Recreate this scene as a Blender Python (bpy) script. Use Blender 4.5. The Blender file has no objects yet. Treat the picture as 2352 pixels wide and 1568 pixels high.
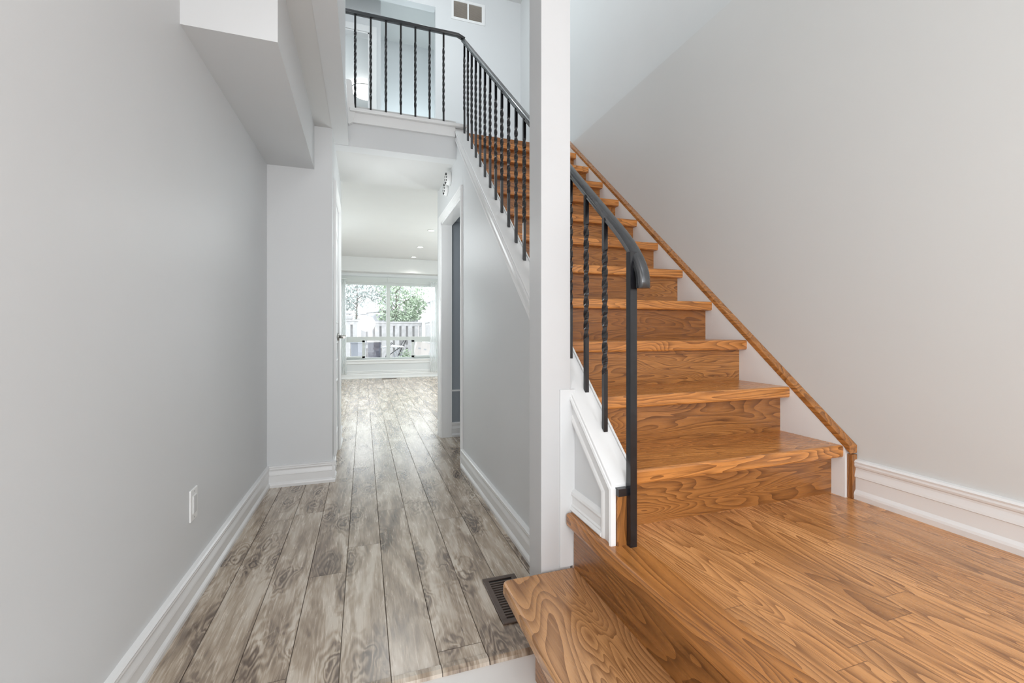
import bpy, bmesh, math, random
from mathutils import Vector, Matrix
random.seed(7)
C = bpy.context.scene
COL = C.collection
PI = math.pi

# ------------------------------------------------------------------ camera
FPX, YAW, HORIZON = 1007.37, 0.3265, 757.36
cam_d = bpy.data.cameras.new('camera'); cam = bpy.data.objects.new('camera', cam_d); COL.objects.link(cam)
cam_d.sensor_width = 36.0
cam_d.lens = FPX / 2352 * 36.0
cam_d.shift_y = -(784 - HORIZON) / 2352
cam_d.clip_start = 0.02
CAMH = 1.0227
cam.location = (0, 0, CAMH)
cam.rotation_euler = (PI / 2, 0, -YAW)
C.camera = cam

# ------------------------------------------------------------------ world, light, exposure
W = bpy.data.worlds.new('world'); C.world = W; W.use_nodes = True
wn = W.node_tree.nodes; wl = W.node_tree.links
bg = wn['Background']
tcw = wn.new('ShaderNodeTexCoord'); sep = wn.new('ShaderNodeSeparateXYZ'); rmp = wn.new('ShaderNodeValToRGB')
wl.new(tcw.outputs['Generated'], sep.inputs[0]); wl.new(sep.outputs['Z'], rmp.inputs[0])
rmp.color_ramp.elements[0].position = 0.0; rmp.color_ramp.elements[0].color = (0.93, 0.96, 1.0, 1)
rmp.color_ramp.elements[1].position = 0.8; rmp.color_ramp.elements[1].color = (0.86, 0.93, 1.0, 1)
wl.new(rmp.outputs[0], bg.inputs[0]); bg.inputs[1].default_value = 2.2

def lamp(name, loc, power, color=(1, 1, 1), radius=0.1, kind='POINT', rot=None, size=None):
    d = bpy.data.lights.new(name, kind); o = bpy.data.objects.new(name, d); COL.objects.link(o)
    o.location = loc; d.energy = power; d.color = color
    if kind in ('POINT', 'SPOT'): d.shadow_soft_size = radius
    if kind == 'SPOT': d.spot_size = 2.2; d.spot_blend = 0.8
    if kind == 'AREA':
        d.shape = 'RECTANGLE'; d.size, d.size_y = size
    if rot: o.rotation_euler = rot
    return o
def portal(name, loc, size, rot):
    o = lamp(name, loc, 1, kind='AREA', rot=rot, size=size); o.data.cycles.is_portal = True
portal('portal_front_door', (-0.075, -1.72, 1.12), (1.0, 2.2), (PI / 2, 0, 0))
portal('portal_added_front_opening', (1.2, -1.72, 1.65), (0.95, 1.5), (PI / 2, 0, 0))  # unseen window opening, added to let sky light in from behind
portal('portal_added_upper_opening', (1.25, -1.72, 3.9), (0.8, 1.7), (PI / 2, 0, 0))  # another added opening, high up and out of view, for sky light
portal('portal_back_window', (0.55, 9.76, 1.2), (1.9, 1.6), (-PI / 2, 0, 0))
portal('portal_added_rear_opening', (2.57, 9.82, 1.05), (1.25, 2.1), (-PI / 2, 0, 0))  # invented opening out of view, brightens the living room
lamp('entry_fill_light', (0.15, -1.2, 1.3), 31, (1, 0.98, 0.96), 0.35)  # unseen fill behind the camera, added; no fixture stands here
lamp('foyer_fill_light', (-0.3, 0.0, 1.9), 4.5, (1, 0.98, 0.97), 0.2)  # added fill for the left wall and post side, no fixture
lamp('hall_fill_light', (0.25, 3.7, 1.75), 5, (0.93, 0.98, 1.0), 0.25)  # invisible fill added to brighten the passage walls and ceiling
lamp('stairwell_fill_light', (0.9, -0.9, 3.6), 7, (1, 0.96, 0.91), 0.25)  # added fill high in the void; no pendant hangs here
lamp('upper_hall_fill_light', (0.5, 3.7, 4.5), 19, (0.86, 0.95, 1.0), 0.15)  # added fill that brightens the walls above the stairs
lamp('upper_corridor_fill_light', (0.7, 5.8, 3.6), 9, (0.8, 0.95, 1.0), 0.15)  # unseen fill added for the corridor back wall
lamp('bedroom_fill_light', (-0.9, 7.4, 4.0), 20, (0.85, 0.95, 1.0), 0.2)  # added fill lifting the bedroom ceiling, apart from the dome lamp
lamp('living_right_fill_light', (2.6, 6.4, 1.3), 62, (0.88, 0.98, 1.0), 0.2)  # out-of-view fill added to brighten the living room, no lamp modelled
lamp('living_left_fill_light', (-1.15, 6.4, 1.2), 24, (0.88, 0.98, 1.0), 0.2)  # second living room fill, also added and unseen

C.view_settings.view_transform = 'Standard'
C.view_settings.look = 'None'
C.view_settings.exposure = 0.87
C.view_settings.gamma = 1.0
C.view_settings.use_curve_mapping = False

# ------------------------------------------------------------------ materials
def new_mat(name):
    m = bpy.data.materials.new(name); m.use_nodes = True
    return m, m.node_tree.nodes, m.node_tree.links, m.node_tree.nodes['Principled BSDF']
class NT:
    """small helper around a node tree"""
    def __init__(s, m): s.n = m.node_tree.nodes; s.l = m.node_tree.links
    def put(s, sock, v):
        if hasattr(v, 'links') or isinstance(v, bpy.types.NodeSocket): s.l.new(v, sock)
        else: sock.default_value = v
    def math(s, op, a, b=None, c=None):
        n = s.n.new('ShaderNodeMath'); n.operation = op; s.put(n.inputs[0], a)
        if b is not None: s.put(n.inputs[1], b)
        if c is not None: s.put(n.inputs[2], c)
        return n.outputs[0]
    def xyz(s, v):
        n = s.n.new('ShaderNodeSeparateXYZ'); s.l.new(v, n.inputs[0]); return n.outputs
    def comb(s, x, y, z):
        n = s.n.new('ShaderNodeCombineXYZ')
        for i, v in enumerate((x, y, z)): s.put(n.inputs[i], v)
        return n.outputs[0]
    def noise(s, vec, scale=1, detail=2, rough=0.5, dist=0.0):
        n = s.n.new('ShaderNodeTexNoise'); s.l.new(vec, n.inputs['Vector'])
        n.inputs['Scale'].default_value = scale; n.inputs['Detail'].default_value = detail
        n.inputs['Roughness'].default_value = rough; n.inputs['Distortion'].default_value = dist
        return n.outputs[0]
    def white(s, vec):
        n = s.n.new('ShaderNodeTexWhiteNoise'); n.noise_dimensions = '3D'; s.l.new(vec, n.inputs['Vector']); return n.outputs
    def ramp(s, fac, stops):
        n = s.n.new('ShaderNodeValToRGB'); s.l.new(fac, n.inputs[0]); e = n.color_ramp.elements
        while len(e) < len(stops): e.new(0.5)
        for q, (p, c) in zip(e, stops): q.position = p; q.color = (*c, 1)
        return n.outputs[0]
    def mix(s, fac, a, b, mode='MIX'):
        n = s.n.new('ShaderNodeMix'); n.data_type = 'RGBA'; n.blend_type = mode
        s.put(n.inputs[0], fac)
        for i, v in ((6, a), (7, b)):
            if isinstance(v, tuple): n.inputs[i].default_value = (*v[:3], 1)
            else: s.l.new(v, n.inputs[i])
        return n.outputs[2]
    def bump(s, h, strength, dist=0.002):
        n = s.n.new('ShaderNodeBump'); n.inputs['Strength'].default_value = strength; n.inputs['Distance'].default_value = dist
        s.l.new(h, n.inputs['Height']); return n.outputs[0]
    def pos(s): return s.n.new('ShaderNodeNewGeometry').outputs['Position']

def plain(name, col, rough=0.5, metal=0.0, noise_amt=0.03, noise_scale=3.0, bump=0.0, bump_scale=300, spec=None):
    m, n, l, p = new_mat(name); t = NT(m); P = t.pos()
    f = t.noise(P, noise_scale, 3)
    a = tuple(max(0, c * (1 - noise_amt)) for c in col); b = tuple(min(1, c * (1 + noise_amt)) for c in col)
    l.new(t.ramp(f, [(0.3, a), (0.7, b)]), p.inputs['Base Color'])
    p.inputs['Roughness'].default_value = rough; p.inputs['Metallic'].default_value = metal
    if spec is not None: p.inputs['Specular IOR Level'].default_value = spec
    if bump: l.new(t.bump(t.noise(P, bump_scale, 2), bump, 0.001), p.inputs['Normal'])
    return m

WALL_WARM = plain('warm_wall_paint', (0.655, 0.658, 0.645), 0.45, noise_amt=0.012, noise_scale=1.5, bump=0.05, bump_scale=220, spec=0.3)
WALL_UP_LIT = plain('upper_wall_baked_light', (0.70, 0.705, 0.70), 0.5, noise_amt=0.012, noise_scale=1.5, spec=0.3)  # lighter, cooler tone stands in for extra light on the upper wall
WALL = plain('wall_paint', (0.69, 0.70, 0.705), 0.45, noise_amt=0.012, noise_scale=1.5, bump=0.05, bump_scale=220, spec=0.3)
CEIL = plain('ceiling_paint', (0.66, 0.66, 0.65), 0.8, noise_amt=0.01)
TRIM = plain('white_trim_paint', (0.81, 0.81, 0.805), 0.28, noise_amt=0.01)
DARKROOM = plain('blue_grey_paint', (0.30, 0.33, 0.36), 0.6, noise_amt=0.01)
IRON = plain('black_iron', (0.010, 0.010, 0.012), 0.2, 0.0, noise_amt=0.3, noise_scale=40, bump=0.1, bump_scale=150, spec=0.55)
IRON_RAIL = plain('black_rail_enamel', (0.035, 0.037, 0.04), 0.24, noise_amt=0.15, noise_scale=30, spec=0.8)
STEEL = plain('brushed_nickel', (0.45, 0.44, 0.42), 0.3, 1.0)
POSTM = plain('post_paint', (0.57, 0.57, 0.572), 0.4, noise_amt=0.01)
PLASTIC = plain('white_plastic', (0.82, 0.82, 0.81), 0.35, noise_amt=0.01)
DARK = plain('dark_slot', (0.015, 0.015, 0.015), 0.7)
BROWN = plain('brown_metal', (0.10, 0.07, 0.055), 0.35, 0.0, noise_amt=0.15, noise_scale=30)
FRAMEM = plain('window_frame_vinyl', (0.56, 0.585, 0.57), 0.4, noise_amt=0.01)
TILE = plain('white_porcelain', (0.80, 0.775, 0.75), 0.12, noise_amt=0.03, noise_scale=4)
FENCEM = plain('pale_fence_wood', (0.42, 0.415, 0.41), 0.8, noise_amt=0.12, noise_scale=9)
GREYBIN = plain('grey_bin_plastic', (0.28, 0.30, 0.34), 0.5, noise_amt=0.08)
DARKBIN = plain('dark_bin_plastic', (0.08, 0.085, 0.11), 0.4, noise_amt=0.4, noise_scale=12)
CARD = plain('pale_cardboard', (0.62, 0.58, 0.55), 0.8, noise_amt=0.06)
CONCRETE = plain('patio_concrete', (0.5, 0.5, 0.48), 0.9, noise_amt=0.1)
BARK = plain('bark', (0.22, 0.20, 0.18), 0.9, noise_amt=0.3, noise_scale=20)
SHED = plain('grey_shed_boards', (0.40, 0.41, 0.44), 0.8, noise_amt=0.1)
LOUVRE = plain('beige_louvre', (0.34, 0.30, 0.26), 0.5, noise_amt=0.1)

def leaf_mat(name, col):
    m, n, l, p = new_mat(name); t = NT(m)
    r = t.noise(t.pos(), 6, 2)
    l.new(t.ramp(r, [(0.3, tuple(c * 0.6 for c in col)), (0.7, tuple(min(1, c * 1.4) for c in col))]), p.inputs['Base Color'])
    p.inputs['Roughness'].default_value = 0.6
    try: p.inputs['Transmission Weight'].default_value = 0.0
    except Exception: pass
    return m
LEAF = leaf_mat('green_leaves', (0.34, 0.42, 0.30))
LEAF2 = leaf_mat('pale_leaves', (0.40, 0.44, 0.42))

def oak(name, axis, planks=None, light=1.0, rough=0.27, pale=0.0, freq=9.0, rings=17.0):
    """stained oak; axis = grain direction, planks = (width, length) of floor boards along it"""
    m, n, l, p = new_mat(name); t = NT(m); P = t.pos(); x, y, z = t.xyz(P)
    oi = n.new('ShaderNodeObjectInfo').outputs['Random']
    off = t.math('MULTIPLY', oi, 31.0)
    along, a1, a2 = (x, y, z) if axis == 'X' else ((y, x, z) if axis == 'Y' else (z, x, y))
    shade = None
    if planks:
        pw, pl = planks
        row = t.math('FLOOR', t.math('DIVIDE', a1, pw))
        rr = t.white(t.comb(row, 3.3, 1.7))[0]
        seg = t.math('FLOOR', t.math('ADD', t.math('DIVIDE', along, pl), t.math('MULTIPLY', rr, 7.0)))
        rnd = t.white(t.comb(row, seg, 9.1))[0]
        off = t.math('MULTIPLY', rnd, 53.0); shade = rnd
    al = t.math('ADD', along, off)
    # broad cathedral figure: contour lines of a stretched noise field
    v = t.comb(t.math('MULTIPLY', al, 1.5), t.math('MULTIPLY', a1, freq), t.math('MULTIPLY', a2, freq))
    fld = t.noise(v, 1.0, 1.5, 0.45, 0.5)
    ring = t.math('FRACT', t.math('MULTIPLY', fld, rings))
    line = t.math('POWER', ring, 1.6)
    # pores and fine streaks
    v2 = t.comb(t.math('MULTIPLY', al, 5.0), t.math('MULTIPLY', a1, 120.0), t.math('MULTIPLY', a2, 120.0))
    fine = t.noise(v2, 1.0, 3, 0.6, 0.0)
    v3 = t.comb(t.math('MULTIPLY', al, 0.9), t.math('MULTIPLY', a1, 5.0), t.math('MULTIPLY', a2, 5.0))
    broad = t.noise(v3, 1.0, 2, 0.5, 0.0)
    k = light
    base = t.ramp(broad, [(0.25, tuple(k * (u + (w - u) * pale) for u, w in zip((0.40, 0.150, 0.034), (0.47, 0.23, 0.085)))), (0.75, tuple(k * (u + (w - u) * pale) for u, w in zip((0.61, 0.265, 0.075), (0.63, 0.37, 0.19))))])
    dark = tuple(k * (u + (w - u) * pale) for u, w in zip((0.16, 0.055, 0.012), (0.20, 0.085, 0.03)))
    amt = t.math('MULTIPLY', line, t.math('MULTIPLY_ADD', fine, 1.2, 0.22))
    c = t.mix(amt, base, dark)
    c = t.mix(t.math('MULTIPLY', t.math('GREATER_THAN', fine, 0.60), 0.34), c, dark)
    if planks:
        c = t.mix(0.38, c, t.ramp(shade, [(0.0, (0.60, 0.58, 0.55)), (1.0, (1.25, 1.25, 1.2))]), 'MULTIPLY')
        fx = t.math('FRACT', t.math('DIVIDE', a1, pw)); fa = t.math('FRACT', t.math('ADD', t.math('DIVIDE', along, pl), t.math('MULTIPLY', rr, 7.0)))
        ex = t.math('LESS_THAN', fx, 0.0012 / pw); ea = t.math('LESS_THAN', fa, 0.0018 / pl)
        c = t.mix(t.math('MULTIPLY', t.math('MAXIMUM', ex, ea), 0.6), c, (0.10, 0.04, 0.012))
    l.new(c, p.inputs['Base Color'])
    l.new(t.math('MULTIPLY_ADD', fine, 0.12, rough - 0.05), p.inputs['Roughness'])
    l.new(t.bump(amt, -0.25, 0.001) if False else t.bump(fine, 0.12, 0.0006), p.inputs['Normal'])
    try:
        p.inputs['Coat Weight'].default_value = 0.25; p.inputs['Coat Roughness'].default_value = 0.18
    except Exception: pass
    return m
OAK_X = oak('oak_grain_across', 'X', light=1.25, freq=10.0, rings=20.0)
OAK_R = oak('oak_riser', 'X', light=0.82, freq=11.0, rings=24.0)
OAK_Y = oak('oak_grain_lengthwise', 'Y')
OAK_YL = oak('oak_lower_step', 'Y', light=1.06, pale=0.75, freq=7.0, rings=26.0)
OAK_FLOOR = oak('oak_floor_boards', 'Y', planks=(0.083, 0.9), light=1.27, pale=0.5, freq=11.0, rings=15.0)
OAK_Z = oak('oak_end_strip', 'Z', light=0.75)

def laminate():
    m, n, l, p = new_mat('grey_brown_laminate'); t = NT(m); P = t.pos(); x, y, z = t.xyz(P)
    pw, pl = 0.1455, 1.25
    xs = t.math('ADD', x, 0.07 + 100 * pw)
    row = t.math('FLOOR', t.math('DIVIDE', xs, pw))
    rr = t.white(t.comb(row, 2.6, 0.7))[0]
    ya = t.math('ADD', t.math('DIVIDE', y, pl), t.math('MULTIPLY', rr, 5.0))
    seg = t.math('FLOOR', ya)
    rn = t.white(t.comb(row, seg, 2.2))
    r1 = rn[0]
    off = t.math('MULTIPLY', r1, 71.0)
    yy = t.math('ADD', y, off); xx = t.math('ADD', x, t.math('MULTIPLY', r1, 13.0))
    # knots and swirls: contour bands of a gently distorted field
    v = t.comb(t.math('MULTIPLY', xx, 8.0), t.math('MULTIPLY', yy, 2.4), r1)
    fld = t.noise(v, 1.0, 2.0, 0.5, 0.9)
    vo = n.new('ShaderNodeTexVoronoi'); vo.voronoi_dimensions = '2D'; vo.inputs['Scale'].default_value = 1.0
    wob = t.noise(t.comb(t.math('MULTIPLY', xx, 22.0), t.math('MULTIPLY', yy, 9.0), 2.0), 1.0, 2, 0.5, 0.5)
    l.new(t.comb(t.math('ADD', t.math('MULTIPLY', xx, 5.5), t.math('MULTIPLY', wob, 0.45)), t.math('ADD', t.math('MULTIPLY', yy, 2.1), t.math('MULTIPLY', wob, 0.35)), 0.0), vo.inputs['Vector'])
    kn = t.math('MAXIMUM', t.math('SUBTRACT', 1.0, t.math('MULTIPLY', vo.outputs['Distance'], 2.7)), 0.0)
    kn2 = t.math('MULTIPLY', kn, kn)
    fld = t.math('ADD', fld, t.math('MULTIPLY', kn, 0.55))
    ring = t.math('SINE', t.math('MULTIPLY', fld, 36.0))
    ring = t.math('MULTIPLY_ADD', ring, 0.5, 0.5)
    v2 = t.comb(t.math('MULTIPLY', xx, 85.0), t.math('MULTIPLY', yy, 7.0), 0.0)
    fine = t.noise(v2, 1.0, 4, 0.6, 1.2)
    v3 = t.comb(t.math('MULTIPLY', xx, 9.0), t.math('MULTIPLY', yy, 1.5), 5.0)
    broad = t.noise(v3, 1.0, 3, 0.5, 1.4)
    s = t.math('ADD', t.math('MULTIPLY', broad, 0.95), t.math('ADD', t.math('MULTIPLY', ring, t.math('MULTIPLY_ADD', kn, 0.25, 0.07)), t.math('MULTIPLY_ADD', fine, 0.52, -0.11)))
    s = t.math('SUBTRACT', s, t.math('MULTIPLY', kn, 0.30))
    s = t.math('ADD', s, t.math('MULTIPLY_ADD', r1, 0.08, -0.04))
    c = t.ramp(s, [(0.33, (0.11, 0.073, 0.048)), (0.46, (0.20, 0.145, 0.104)), (0.57, (0.325, 0.248, 0.178)), (0.67, (0.455, 0.365, 0.275)), (0.82, (0.62, 0.54, 0.45))])
    fx = t.math('FRACT', t.math('DIVIDE', xs, pw)); fa = t.math('FRACT', ya)
    ex = t.math('LESS_THAN', fx, 0.003 / pw); ea = t.math('LESS_THAN', fa, 0.0022 / pl)
    e = t.math('MAXIMUM', ex, ea)
    c = t.mix(t.math('MULTIPLY', e, 0.8), c, (0.04, 0.032, 0.028))
    l.new(c, p.inputs['Base Color'])
    l.new(t.math('MULTIPLY_ADD', fine, 0.12, 0.20), p.inputs['Roughness'])
    l.new(t.math('MULTIPLY', t.math('SUBTRACT', 1.0, e), 0.85), p.inputs['Specular IOR Level']); l.new(t.math('MULTIPLY', t.math('SUBTRACT', 1.0, e), 0.42), p.inputs['Coat Weight']); p.inputs['Coat Roughness'].default_value = 0.22
    l.new(t.bump(e, -0.4, 0.002), p.inputs['Normal'])
    return m
LAM = laminate()

def emit(name, col, s):
    m, n, l, p = new_mat(name)
    p.inputs['Base Color'].default_value = (*col, 1); p.inputs['Emission Color'].default_value = (*col, 1); p.inputs['Emission Strength'].default_value = s
    return m
GLOW = emit('lamp_glass_glow', (1, 1, 1), 3.0)
POT = emit('pot_light_glow', (1, 0.98, 0.94), 4.0)

def glassmat():
    m, n, l, p = new_mat('window_glass'); n.remove(p)
    out = n['Material Output']; tr = n.new('ShaderNodeBsdfTransparent'); gl = n.new('ShaderNodeBsdfGlossy'); mx = n.new('ShaderNodeMixShader')
    gl.inputs['Roughness'].default_value = 0.02; mx.inputs[0].default_value = 0.05
    l.new(tr.outputs[0], mx.inputs[1]); l.new(gl.outputs[0], mx.inputs[2]); l.new(mx.outputs[0], out.inputs[0])
    return m
GLASS = glassmat()
def sheer():
    m, n, l, p = new_mat('sheer_voile'); n.remove(p)
    out = n['Material Output']; tr = n.new('ShaderNodeBsdfTransparent'); tl = n.new('ShaderNodeBsdfTranslucent'); df = n.new('ShaderNodeBsdfDiffuse')
    a = n.new('ShaderNodeMixShader'); b = n.new('ShaderNodeMixShader')
    for q in (tl, df): q.inputs[0].default_value = (0.9, 0.92, 0.92, 1)
    a.inputs[0].default_value = 0.3; b.inputs[0].default_value = 0.6
    l.new(tl.outputs[0], a.inputs[1]); l.new(df.outputs[0], a.inputs[2]); l.new(tr.outputs[0], b.inputs[1]); l.new(a.outputs[0], b.inputs[2]); l.new(b.outputs[0], out.inputs[0])
    return m
SHEER = sheer()

# ------------------------------------------------------------------ mesh helpers
class MB:
    def __init__(s): s.v = []; s.f = []; s.sm = []
    def add(s, vs, fs, smooth=False):
        b = len(s.v); s.v += [tuple(q) for q in vs]; s.f += [tuple(b + i for i in f) for f in fs]; s.sm += [smooth] * len(fs); return s
    def box(s, x0, x1, y0, y1, z0, z1):
        vs = [(x, y, z) for x in (x0, x1) for y in (y0, y1) for z in (z0, z1)]
        return s.add(vs, [(0, 1, 3, 2), (4, 6, 7, 5), (0, 4, 5, 1), (2, 3, 7, 6), (0, 2, 6, 4), (1, 5, 7, 3)])
    def prism(s, poly, axis, a, b, smooth=False):
        """poly: 2D points; axis 'X': (y,z), 'Y': (x,z), 'Z': (x,y)"""
        def P(q, c):
            if axis == 'X': return (c, q[0], q[1])
            if axis == 'Y': return (q[0], c, q[1])
            return (q[0], q[1], c)
        n = len(poly); vs = [P(q, a) for q in poly] + [P(q, b) for q in poly]
        fs = [tuple(range(n))[::-1], tuple(range(n, 2 * n))] + [(i, (i + 1) % n, n + (i + 1) % n, n + i) for i in range(n)]
        return s.add(vs, fs, smooth)
    def cyl(s, c, r, h, axis='Z', n=24, r2=None, smooth=True):
        r2 = r if r2 is None else r2; vs = []
        for k, (rr, hh) in enumerate(((r, 0), (r2, h))):
            for i in range(n):
                a = 2 * PI * i / n; u, w = rr * math.cos(a), rr * math.sin(a)
                vs.append({'Z': (c[0] + u, c[1] + w, c[2] + hh), 'Y': (c[0] + u, c[1] + hh, c[2] + w), 'X': (c[0] + hh, c[1] + u, c[2] + w)}[axis])
        s.add(vs, [(i, (i + 1) % n, n + (i + 1) % n, n + i) for i in range(n)], smooth)
        return s.add(vs, [tuple(range(n))[::-1], tuple(range(n, 2 * n))])
    def lathe(s, c, prof, axis='Z', n=28):
        vs = []
        for r, h in prof:
            for i in range(n):
                a = 2 * PI * i / n; u, w = r * math.cos(a), r * math.sin(a)
                vs.append({'Z': (c[0] + u, c[1] + w, c[2] + h), 'Y': (c[0] + u, c[1] + h, c[2] + w), 'X': (c[0] + h, c[1] + u, c[2] + w)}[axis])
        m = len(prof)
        return s.add(vs, [(k * n + i, k * n + (i + 1) % n, (k + 1) * n + (i + 1) % n, (k + 1) * n + i) for k in range(m - 1) for i in range(n)], True)
    def tube(s, pts, r, n=8, smooth=True):
        pts = [Vector(p) for p in pts]; vs = []; m = len(pts)
        rs = r if isinstance(r, (list, tuple)) else [r] * m
        for k, p in enumerate(pts):
            t = (pts[min(k + 1, m - 1)] - pts[max(k - 1, 0)]).normalized()
            h = Vector((0, 0, 1)) if abs(t.z) < 0.9 else Vector((1, 0, 0))
            a = t.cross(h).normalized(); b = t.cross(a)
            for i in range(n):
                q = 2 * PI * i / n; vs.append(p + (a * math.cos(q) + b * math.sin(q)) * rs[k])
        fs = [(k * n + i, k * n + (i + 1) % n, (k + 1) * n + (i + 1) % n, (k + 1) * n + i) for k in range(m - 1) for i in range(n)]
        s.add(vs, fs, smooth); s.add(vs[:n] + vs[-n:], [tuple(range(n))[::-1], tuple(range(n, 2 * n))]); return s
    def sweep(s, prof, pts, out, flip=1, smooth=False, close=True):
        """profile (d across the path in the wall plane, p away from the wall) along a polyline, mitred"""
        pts = [Vector(p) for p in pts]; out = Vector(out).normalized(); m = len(pts); vs = []
        seg = [(pts[i + 1] - pts[i]).normalized() for i in range(m - 1)]
        pr = [out.cross(t).normalized() * flip for t in seg]
        for k in range(m):
            if k == 0: q = pr[0]
            elif k == m - 1: q = pr[-1]
            else:
                q = (pr[k - 1] + pr[k]).normalized(); q = q / max(0.2, q.dot(pr[k]))
            for d, p in prof: vs.append(pts[k] + q * d + out * p)
        n = len(prof)
        rng = range(n) if close else range(n - 1)
        s.add(vs, [(k * n + i, k * n + (i + 1) % n, (k + 1) * n + (i + 1) % n, (k + 1) * n + i) for k in range(m - 1) for i in rng], smooth)
        if close: s.add(vs[:n] + vs[-n:], [tuple(range(n))[::-1], tuple(range(n, 2 * n))])
        return s
    def build(s, name, mat, parent=None, bevel=0.0, solid=True, loc=None):
        me = bpy.data.meshes.new(name)
        org = Vector(parent.location) if parent is not None and parent.type == 'EMPTY' else Vector((0, 0, 0))
        if parent is not None and parent.type != 'EMPTY': org = Vector(parent.get('_org', (0, 0, 0)))
        if parent is None and s.v:
            xs, ys, zs = zip(*s.v); org = Vector(((min(xs) + max(xs)) / 2, (min(ys) + max(ys)) / 2, min(zs)))
        me.from_pydata([Vector(v) - org for v in s.v], [], s.f)
        for p, q in zip(me.polygons, s.sm): p.use_smooth = q
        bm = bmesh.new(); bm.from_mesh(me); bmesh.ops.remove_doubles(bm, verts=bm.verts, dist=1e-6)
        bmesh.ops.recalc_face_normals(bm, faces=bm.faces); bm.to_mesh(me); bm.free()
        me.materials.append(mat)
        o = bpy.data.objects.new(name, me); COL.objects.link(o)
        if parent is not None: o.parent = parent
        else: o.location = org
        o['_org'] = tuple(org)
        if bevel:
            b = o.modifiers.new('bevel', 'BEVEL'); b.width = bevel; b.segments = 2; b.limit_method = 'ANGLE'; b.angle_limit = 0.6
        return o
def tag(o, label, cat, group=None, kind=None):
    o['label'] = label; o['category'] = cat
    if group: o['group'] = group
    if kind: o['kind'] = kind
    return o
def thing(name, loc, label, cat, group=None):
    o = bpy.data.objects.new(name, None); COL.objects.link(o); o.location = loc; o.empty_display_size = 0.1
    return tag(o, label, cat, group)
def struct(o): o['kind'] = 'structure'; return o
def sgroup(name, loc):
    o = bpy.data.objects.new(name, None); COL.objects.link(o); o.location = loc; o['kind'] = 'structure'; return o
def copy_tree(o, parent=None):
    c = o.copy(); COL.objects.link(c)
    if parent is not None: c.parent = parent
    for ch in list(o.children): copy_tree(ch, c)
    return c

# ------------------------------------------------------------------ main dimensions
L = 0.39                       # landing height above the hall floor
RISE, RUN, Y1 = 0.195, 0.2204, 1.171   # first nosing
NT_ = 11
XK = 0.70                      # face of the wall under the stair
XW = 1.76                      # right wall
XUW = 1.856                    # right wall above the ledge
ZU = 2.69                      # upper floor
ZC = 5.09                      # upper ceiling
ZH = 2.385                     # hall ceiling
ZL = 2.50                      # living room ceiling
XL = -0.20                     # left wall of the passage
YB = 3.20                      # wall that closes the entry on the left
YF = 9.68                      # far window wall
YE = -1.70                     # front wall
XV = -0.103                    # edge of the stairwell void
SL = RISE / RUN
def lw(y): return -0.592 - 0.013 * (YB - y)   # slightly skewed left wall

# ------------------------------------------------------------------ floors
struct(MB().box(-1.0, XK + 0.02, 1.315, 4.32, -0.1, 0).box(-1.5, 3.3, 4.32, YF + 0.1, -0.1, 0).box(XK + 0.02, 1.75, 3.25, 4.32, -0.1, 0).build('floor', LAM))
struct(MB().box(-1.0, 1.0, YE, 1.315, -0.1, -0.006).build('floor', TILE))
o = MB().prism([(1.297, -0.006), (1.300, 0.003), (1.312, 0.008), (1.332, 0.006), (1.336, 0.0), (1.336, -0.02), (1.297, -0.02)], 'X', -0.62, 0.56).build('trim_1', LAM); struct(o)
# upper floor
struct(MB().box(-2.0, 0.70, 3.47, 4.30, 2.42, ZU).box(0.70, XUW, 3.66, 4.30, 2.5, ZU).box(-2.0, XUW, 4.30, 9.5, 2.60, ZU).box(-2.0, XV - 0.1, YE, 3.47, 2.42, ZU).build('floor', CEIL))

# ------------------------------------------------------------------ ceilings
struct(MB().box(-0.75, XV, YE, 3.47, ZH, 2.42).box(-0.75, XK + 0.1, 3.47, 4.30, ZH, 2.42).build('ceiling', CEIL))
struct(MB().box(-1.6, 3.4, 4.30, YF + 0.1, ZL, ZL + 0.1).build('ceiling', CEIL))
struct(MB().box(-2.0, XUW + 0.1, YE, 9.5, ZC, ZC + 0.1).build('ceiling', CEIL))
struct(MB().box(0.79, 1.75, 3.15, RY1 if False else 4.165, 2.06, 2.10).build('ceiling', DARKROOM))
# ------------------------------------------------------------------ walls
mb = MB().prism([(lw(YE), YE), (lw(YB + 0.1), YB + 0.1), (-0.8, YB + 0.1), (-0.8, YE)], 'Z', -0.1, 2.5)
struct(mb.build('wall_left', WALL))
struct(MB().box(-0.75, XL, YB, YB + 0.12, -0.05, ZH + 0.02).build('wall_left_return', WALL))
# passage left wall with the closet door opening
DY0, DY1, DZ = 3.40, 4.02, 2.02
struct(MB().box(XL - 0.1, XL, YB + 0.12, DY0, -0.05, ZH + 0.02).box(XL - 0.1, XL, DY1, 4.35, -0.05, ZH + 0.02).box(XL - 0.1, XL, DY0, DY1, DZ, ZH + 0.02).box(-1.5, XL, 4.35, 4.45, -0.05, ZL).build('wall_passage_left', WALL))
# right wall below the ledge, above the ledge
struct(MB().box(XW, 2.1, YE, 5.2, -0.1, 2.684).build('wall_right', WALL_WARM))
struct(MB().box(XUW, 2.1, YE, 5.2, 2.684, ZC).build('wall_right_upper', WALL_UP_LIT))
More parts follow.
